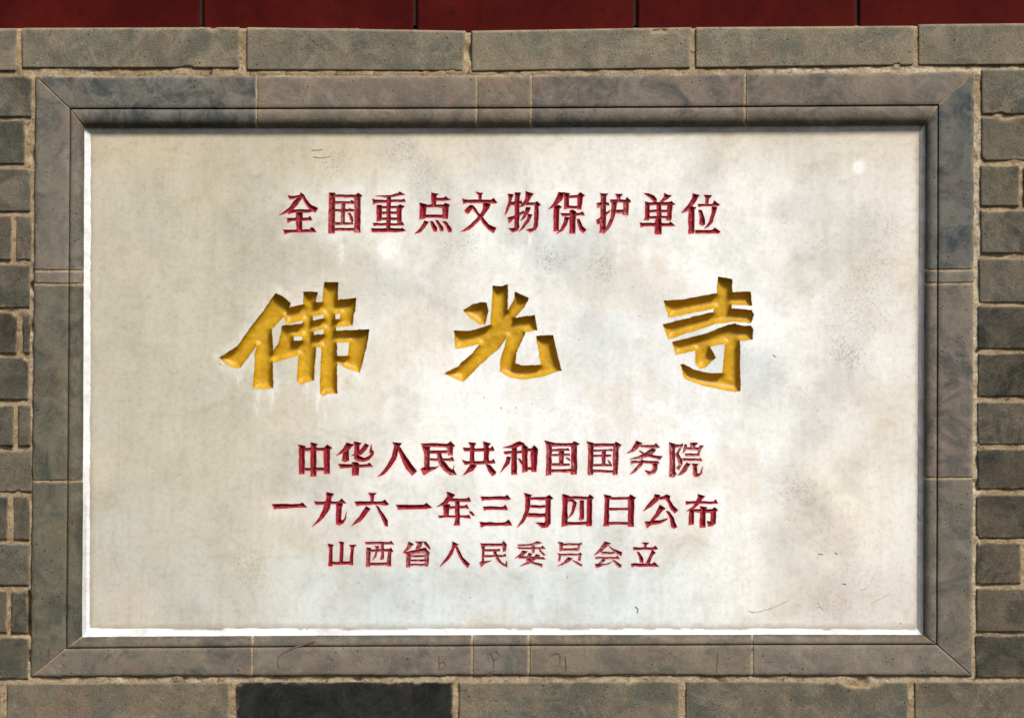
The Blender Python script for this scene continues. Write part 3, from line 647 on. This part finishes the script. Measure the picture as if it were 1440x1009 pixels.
for (ox, oy, sc, colour, items) in REGIONS:
    for ch, strokes in items:
        cid = len(CH); CH.append((ch, colour))
        for st in strokes.split('/'):
            v = np.array([float(q) for q in st.replace(',', ' ').split()]).reshape(-1, 2) / sc + (ox, oy)
            x0, y0 = v.min(0) - 26; x1, y1 = v.max(0) + 26
            i0, i1 = np.searchsorted(gx, [x0, x1]); j0, j1 = np.searchsorted(gy, [y0, y1])
            px = GX[j0:j1, i0:i1]; py = GY[j0:j1, i0:i1]
            # hand-cut wobble: shift the sampling position a little
            wx = px + 0.5 * vnoise(px, py, 7, 3); wy = py + 0.5 * vnoise(px, py, 7, 8)
            d2 = np.full(px.shape, 1e9); ins = np.zeros(px.shape, bool)
            for k in range(len(v)):
                a = v[k]; b = v[(k + 1) % len(v)]; e = b - a; L2 = (e ** 2).sum() + 1e-9
                t = np.clip(((wx - a[0]) * e[0] + (wy - a[1]) * e[1]) / L2, 0, 1)
                d2 = np.minimum(d2, (wx - a[0] - t * e[0]) ** 2 + (wy - a[1] - t * e[1]) ** 2)
                cross = ((a[1] > wy) != (b[1] > wy)) & (wx < (b[0] - a[0]) * (wy - a[1]) / (b[1] - a[1] + 1e-12) + a[0])
                ins ^= cross
            s = np.sqrt(d2) * np.where(ins, 1, -1)
            if colour == 'red': s = s + 0.42
            sub = D[j0:j1, i0:i1]; up = s > sub
            sub[up] = s[up]; CID[j0:j1, i0:i1][up] = cid
INS = D > 0
isgold = np.array([c[1] == 'gold' for c in CH])
def depth_of(d, gold, x, y):
    n = 0.35 * fbm(x, y, 6, 90, 2)
    t = np.clip(d / 10.5, 0, 1)
    g = 11.5 * np.sqrt(np.maximum(1 - (1 - t) ** 2, 0)) * (1 + 0.12 * n)
    r = 1.15 * np.minimum(d, 4.6) * (1 + 0.25 * n)
    return np.where(gold, g, r)
GOLD = isgold[np.maximum(CID, 0)]
DG = D + 0.55 * fbm(GX, GY, 3.2, 97, 2) * (1 - sstep(0, 2.5, np.abs(D)))
D = np.where(GOLD, DG, D); INS = D > 0
# where gold strokes cross or touch, one hollow runs into the next: depth there follows the merged outline
DM = D.copy()
for k in np.nonzero(isgold)[0]:
    m_ = INS & (CID == k); jj, ii = np.nonzero(m_)
    edge_ = m_ & ~(np.roll(m_, 1, 0) & np.roll(m_, -1, 0) & np.roll(m_, 1, 1) & np.roll(m_, -1, 1))
    ej, ei = np.nonzero(edge_); bx = gx[ei]; by = gy[ej]
    for c0 in range(0, len(jj), 4000):
        a_ = slice(c0, c0 + 4000); ddx = gx[ii[a_]][:, None] - bx; ddy = gy[jj[a_]][:, None] - by
        dd_ = np.sqrt((ddx * ddx + ddy * ddy).min(1)) + 0.3
        DM[jj[a_], ii[a_]] = np.maximum(D[jj[a_], ii[a_]], np.minimum(dd_, 7.0))
DEP = depth_of(np.maximum(DM, 0), GOLD, GX, GY)
# the gold strokes meet in soft, paint-filled hollows: relax the ridges a little
mk = (INS & GOLD).astype(float); sm = DEP.copy()
for _ in range(10):
    num = np.zeros_like(sm); den = np.zeros_like(sm)
    for dj, di in ((0, 0), (0, 1), (0, -1), (1, 0), (-1, 0)):
        r = np.roll(sm * mk, (dj, di), (0, 1)); w_ = np.roll(mk, (dj, di), (0, 1)); num += r; den += w_
    sm = np.where(mk > 0, num / np.maximum(den, 1), sm)
bl = sstep(1.5, 5.0, DM)
DEP = np.where(GOLD & INS, DEP * (1 - bl) + sm * bl, DEP)
UND = 0.25 * fbm(GX, GY, 140, 95)

# slab colour: broad tone fields first, then veins, films, spots and runs
def slab_fields(x, y, d, cid):
    def bandd(pts):
        r = np.full(x.shape, 1e9)
        for (ax, ay), (bx, by) in zip(pts[:-1], pts[1:]):
            e = (bx - ax, by - ay); L2 = e[0] ** 2 + e[1] ** 2
            t = np.clip(((x - ax) * e[0] + (y - ay) * e[1]) / L2, 0, 1)
            r = np.minimum(r, np.hypot(x - ax - t * e[0], y - ay - t * e[1]))
        return r
    wob = 38 * fbm(x, y, 80, 11, 6); wob2 = 40 * fbm(x, y, 160, 13)
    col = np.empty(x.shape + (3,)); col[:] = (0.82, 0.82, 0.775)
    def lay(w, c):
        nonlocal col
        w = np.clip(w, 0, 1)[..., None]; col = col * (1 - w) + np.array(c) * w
    lay(0.95 * (1 - sstep(300, 660, x + wob2 + 0.15 * (y - 500))), (0.505, 0.475, 0.365))         # beige left part
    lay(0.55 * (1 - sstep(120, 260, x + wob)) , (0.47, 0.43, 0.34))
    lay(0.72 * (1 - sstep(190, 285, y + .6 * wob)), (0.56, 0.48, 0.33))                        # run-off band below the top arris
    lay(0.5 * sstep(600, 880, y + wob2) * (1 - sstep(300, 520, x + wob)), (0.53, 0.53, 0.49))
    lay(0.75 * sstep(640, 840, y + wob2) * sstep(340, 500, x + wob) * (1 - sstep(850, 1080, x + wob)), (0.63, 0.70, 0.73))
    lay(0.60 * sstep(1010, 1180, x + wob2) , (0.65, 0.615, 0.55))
    lay(0.85 * (1 - sstep(60, 330, np.hypot((x - 900) * .75, (y - 530)) + 1.3 * wob)), (0.87, 0.885, 0.89))  # paler towards the centre
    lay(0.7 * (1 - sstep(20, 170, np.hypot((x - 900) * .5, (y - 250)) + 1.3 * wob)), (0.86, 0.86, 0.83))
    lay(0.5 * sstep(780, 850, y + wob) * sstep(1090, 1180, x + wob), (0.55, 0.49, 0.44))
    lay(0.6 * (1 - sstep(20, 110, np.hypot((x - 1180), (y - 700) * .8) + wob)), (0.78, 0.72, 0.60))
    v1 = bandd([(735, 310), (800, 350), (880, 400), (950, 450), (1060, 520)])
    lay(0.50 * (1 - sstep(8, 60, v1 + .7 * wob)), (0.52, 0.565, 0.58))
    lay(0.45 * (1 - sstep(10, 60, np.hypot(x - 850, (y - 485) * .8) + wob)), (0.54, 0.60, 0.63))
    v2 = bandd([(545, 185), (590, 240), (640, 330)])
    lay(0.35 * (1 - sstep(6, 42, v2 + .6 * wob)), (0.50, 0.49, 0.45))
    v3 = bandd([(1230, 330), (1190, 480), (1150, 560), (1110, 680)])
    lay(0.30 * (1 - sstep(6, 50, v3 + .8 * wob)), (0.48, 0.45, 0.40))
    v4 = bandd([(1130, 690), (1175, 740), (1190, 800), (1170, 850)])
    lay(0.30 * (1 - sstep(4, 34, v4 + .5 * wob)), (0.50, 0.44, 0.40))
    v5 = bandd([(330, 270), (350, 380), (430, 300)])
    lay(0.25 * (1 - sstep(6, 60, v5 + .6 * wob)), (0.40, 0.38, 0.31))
    # cloudy dirt with ragged edges and thin rust-brown films
    c1 = fbm(x, y, 120, 141, 7); c2 = fbm(x, y, 70, 151, 7)
    lay(0.42 * sstep(.05, .45, c1) * (1 - .5 * sstep(560, 760, x) * (1 - sstep(1000, 1150, x))), (0.50, 0.475, 0.40))
    lay(0.38 * sstep(.05, .45, c2), (0.52, 0.52, 0.48))
    lay(0.35 * sstep(.08, .5, fbm(x, y, 95, 161, 6)), (0.64, 0.54, 0.41))
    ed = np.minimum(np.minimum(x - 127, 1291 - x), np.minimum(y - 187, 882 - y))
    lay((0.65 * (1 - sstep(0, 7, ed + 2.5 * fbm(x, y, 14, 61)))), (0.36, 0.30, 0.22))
    # pale cleaned stone around the lettering
    near = 1 - sstep(0, 20, -d)
    lay(0.42 * near * sstep(-.25, .35, fbm(x, y, 26, 64)), (0.84, 0.835, 0.80))
    # old bleached spots
    for (sx, sy, sr) in ((545, 347, 16), (1208, 233, 14), (700, 392, 14)  ):
        lay(.85 - .85 * sstep(sr * .3, sr, np.hypot(x - sx, y - sy) + .35 * wob), (0.90, 0.90, 0.88))
    # pale runs under the gold letters
    for (sx, sy, sl_, sw) in ((385, 546, 60, 5), (362, 548, 46, 4), (430, 540, 60, 4), (462, 553, 70, 4), (447, 550, 50, 3), (500, 522, 55, 4), (335, 518, 40, 5), (648, 536, 45, 4), (720, 530, 60, 7), (1030, 550, 60, 6),
                            (990, 540, 55, 5), (745, 330, 60, 6), (868, 330, 60, 5), (925, 330, 50, 5), (560, 330, 50, 8), (480, 330, 60, 7)):
        run = np.exp(-((x - sx - 2 * vnoise(y, y * 0, 30, 3)) / sw) ** 2) * sstep(sy - 8, sy + 4, y) * (1 - sstep(sy + sl_ * .3, sy + sl_, y))
        lay(0.8 * run * sstep(-.35, .3, fbm(x, y * .3, 7, 66)), (0.84, 0.84, 0.83))
    # grey-green runs below the last line
    for sx, sw, a in ((720, 16, .3), (744, 10, .25), (812, 15, .35), (868, 14, .42), (560, 12, .22), (520, 9, .2), (925, 8, .2), (655, 10, .2)):
        run = np.exp(-((x - sx) / sw) ** 4) * sstep(796, 806, y) * (1 - sstep(820, 880, y))
        lay(a * run, (0.52, 0.55, 0.50))
    sp = 0.42 + 0.60 * fbm(x, y, 90, 21, 6)
    for v, a, w in ((v1, .25, 70), (v2, .75, 60), (v3, .42, 100), (v4, .35, 60), (v5, .5, 110)):
        sp = sp + a * (1 - sstep(2, w, v + .5 * wob))
    for (sx, sy, sr) in ((850, 375, 34), (1150, 345, 26), (1190, 500, 30), (1150, 575, 14), (470, 220, 40), (545, 300, 20), (770, 370, 30), (340, 800, 60), (500, 730, 30), (1100, 310, 22)):
        sp = sp + .8 * (1 - sstep(0, sr, np.hypot(x - sx, y - sy) + .4 * wob))
    sp = sp - 0.5 * near
    gold = isgold[np.maximum(cid, 0)]
    halo = (1 - sstep(0.0, np.where(gold, 2.0, 3.6), -d)) * np.where(gold, .35, .30)
    bleed = np.where(gold[..., None], np.array((0.34, 0.27, 0.14)), np.array((0.72, 0.33, 0.36)))
    return col, np.clip(sp, 0, 1.4), halo, bleed

# vertices: grid corners plus crossings on grid edges
ex_i, ex_j = np.nonzero(INS[:, :-1] != INS[:, 1:])       # horizontal edges (row, col)
ey_i, ey_j = np.nonzero(INS[:-1, :] != INS[1:, :])       # vertical edges
tx = D[ex_i, ex_j] / (D[ex_i, ex_j] - D[ex_i, ex_j + 1]); ty = D[ey_i, ey_j] / (D[ey_i, ey_j] - D[ey_i + 1, ey_j])
EX = np.full((ny, nx), -1, int); EX[ex_i, ex_j] = ny * nx + np.arange(len(ex_i))
EY = np.full((ny, nx), -1, int); EY[ey_i, ey_j] = ny * nx + len(ex_i) + np.arange(len(ey_i))
VX = np.concatenate([GX.ravel(), gx[ex_j] + tx * (gx[ex_j + 1] - gx[ex_j]), gx[ey_j]])
VY = np.concatenate([GY.ravel(), gy[ex_i], gy[ey_i] + ty * (gy[ey_i + 1] - gy[ey_i])])
ne = len(ex_i) + len(ey_i)
VD = np.concatenate([D.ravel(), np.zeros(ne)])
VDEP = np.concatenate([np.where(INS, DEP, 0).ravel(), np.zeros(ne)])
VU = 0.25 * fbm(VX, VY, 140, 95)
VC = np.concatenate([CID.ravel(), CID[ex_i, ex_j], CID[ey_i, ey_j]])
VPOS = pos(VX, VY, SLAB_H + VU - VDEP)
G = np.arange(ny * nx).reshape(ny, nx)
cnt = INS[:-1, :-1].astype(int) + INS[:-1, 1:] + INS[1:, :-1] + INS[1:, 1:]
quad = np.stack([G[1:, :-1], G[1:, 1:], G[:-1, 1:], G[:-1, :-1]], -1)
cellid = np.where(INS[:-1, :-1], CID[:-1, :-1], np.where(INS[:-1, 1:], CID[:-1, 1:], np.where(INS[1:, 1:], CID[1:, 1:], CID[1:, :-1])))
slab_poly = []; char_poly = [[] for _ in CH]
mi, mj = np.nonzero((cnt > 0) & (cnt < 4))
for i, j in zip(mi.tolist(), mj.tolist()):
    cs = ((i + 1, j), (i + 1, j + 1), (i, j + 1), (i, j))
    es = (EX[i + 1, j], EY[i, j + 1], EX[i, j], EY[i, j])
    a = []; b = []
    for k in range(4):
        r, c = cs[k]; g = r * nx + c
        (a if INS[r, c] else b).append(g)
        e = es[k]
        if e >= 0: a.append(int(e)); b.append(int(e))
    if len(a) > 2: char_poly[cellid[i, j]].append(a)
    if len(b) > 2: slab_poly.append(b)
def assemble(name, quads, polys, smooth):
    flat = np.concatenate([quads.ravel()] + [np.array(p) for p in polys]) if polys else quads.ravel()
    sizes = np.concatenate([np.full(len(quads), 4), np.array([len(p) for p in polys], int)])
    starts = np.concatenate([[0], np.cumsum(sizes)[:-1]]).astype(int)
    used, inv = np.unique(flat, return_inverse=True)
    me = make_mesh(name, VPOS[used], inv, starts, smooth)
    return me, used
# slab top, cropped to the stone's own outline; the fillet laps its edge
sq = quad[cnt == 0]
me, used = assemble('slab', sq, slab_poly, True)
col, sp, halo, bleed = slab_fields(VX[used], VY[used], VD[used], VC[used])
add_col(me, 'slab_tone', col); add_col(me, 'bleed', bleed); add_attr(me, 'speck', sp); add_attr(me, 'halo', halo)
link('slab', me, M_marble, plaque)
WORN = {'委': .5, '员': .55, '省': .5, '务': .55, '院': .55, '国': .35, '西': .3, '会': .6, '民': .3, '位': .2, '护': .35}
for k, (ch, colour) in enumerate(CH):
    m = (cnt == 4) & (cellid == k)
    me, used = assemble('carved_character', quad[m], char_poly[k], colour == 'gold')
    add_attr(me, 'lip', 1 - sstep(0.1, 1.3 if colour == 'red' else 1.6, VD[used]))
    w = WORN.get(ch, 0.12)
    add_attr(me, 'wear', np.full(len(used), w) if colour == 'red' else np.zeros(len(used)))
    link('carved_character', me, M_red if colour == 'red' else M_gold, plaque, '%s painted carved character %s' % (colour, ch))

# ------------------------------------------------------------------ scratches and old brush marks
def ribbon(name, pts, width, h, material, parent, label=None, seed=0):
    pts = np.array(pts, float)
    # resample with a smooth curve
    t = np.linspace(0, len(pts) - 1, (len(pts) - 1) * 8 + 1); k = np.clip(t.astype(int), 0, len(pts) - 2); f_ = (t - k)[:, None]
    p0 = pts[np.maximum(k - 1, 0)]; p1 = pts[k]; p2 = pts[k + 1]; p3 = pts[np.minimum(k + 2, len(pts) - 1)]
    c = 0.5 * ((2 * p1) + (-p0 + p2) * f_ + (2 * p0 - 5 * p1 + 4 * p2 - p3) * f_ ** 2 + (-p0 + 3 * p1 - 3 * p2 + p3) * f_ ** 3)
    d = np.gradient(c, axis=0); d /= np.linalg.norm(d, axis=1, keepdims=True) + 1e-9
    nn = np.stack([-d[:, 1], d[:, 0]], 1)
    w = width / 2 * np.clip(1 + .6 * fbm(c[:, 0], c[:, 1], 5, seed), .2, 2) * np.minimum(1, np.minimum(t, t[-1] - t) * 2 + .25)
    a = c + nn * w[:, None]; b = c - nn * w[:, None]
    P = pos(np.stack([a[:, 0], b[:, 0]]), np.stack([a[:, 1], b[:, 1]]), h).reshape(-1, 3)
    n = len(c); f = grid_faces(2, n)
    me = make_mesh(name, P, f.ravel(), np.arange(0, f.size, 4)); flip_to_viewer(me)
    return link(name, me, material, parent, label)
M_scr = plain('brown_scratch', (0.58, 0.51, 0.42)); M_brush = plain('faded_red_brush', (0.165, 0.105, 0.078)); M_blk = plain('dark_chip', (0.26, 0.235, 0.20))
SH = SLAB_H + 0.55
for pts, w, mm in (([(1052, 857), (1062, 860), (1085, 854), (1112, 842)], .9, M_scr), ([(1151, 846), (1158, 856), (1172, 846), (1186, 832)], 1.0, M_scr),
                   ([(1225, 847), (1238, 841), (1252, 833)], 1.0, M_scr), ([(1210, 829), (1222, 824), (1231, 803)], .8, M_scr), ([(1185, 820), (1190, 821)], 2.0, M_blk),
                   ([(438, 211), (446, 211), (454, 210)], 1.0, M_blk), ([(440, 220), (452, 222), (467, 219)], .8, M_blk),
                   ([(893, 852), (897, 856), (896, 862)], 1.8, M_blk), ([(1086, 498), (1092, 502)], .9, M_blk),
                   ([(1150, 778), (1158, 779)], 1.6, M_blk), ([(1174, 776), (1178, 779)], 1.6, M_blk)):
    ribbon('scratch', pts, w, SH, mm, plaque, seed=len(pts))
FH = 2.95
for pts, w in (([(391, 925), (400, 916), (422, 907), (444, 900.5)], 3.0), ([(391, 925), (391, 934), (394, 940)], 1.2), ([(617, 920), (618, 932), (618, 941)], 1.6),
               ([(618, 932), (624, 929), (626, 936), (619, 941)], 1.3), ([(689, 917), (695, 930), (692, 944)], 1.2), ([(686, 920), (697, 915), (702, 921), (694, 928)], 1.2),
               ([(795, 921), (796, 932), (796, 942)], 1.5), ([(770, 928), (776, 920), (787, 919), (788, 932)], 1.0), ([(1010, 916), (1009, 930), (1008, 945)], 1.6)):
    ribbon('brush_mark', pts, w, FH if pts[0][1] > 905 else 2.4, M_brush, frame, seed=int(pts[0][0]))
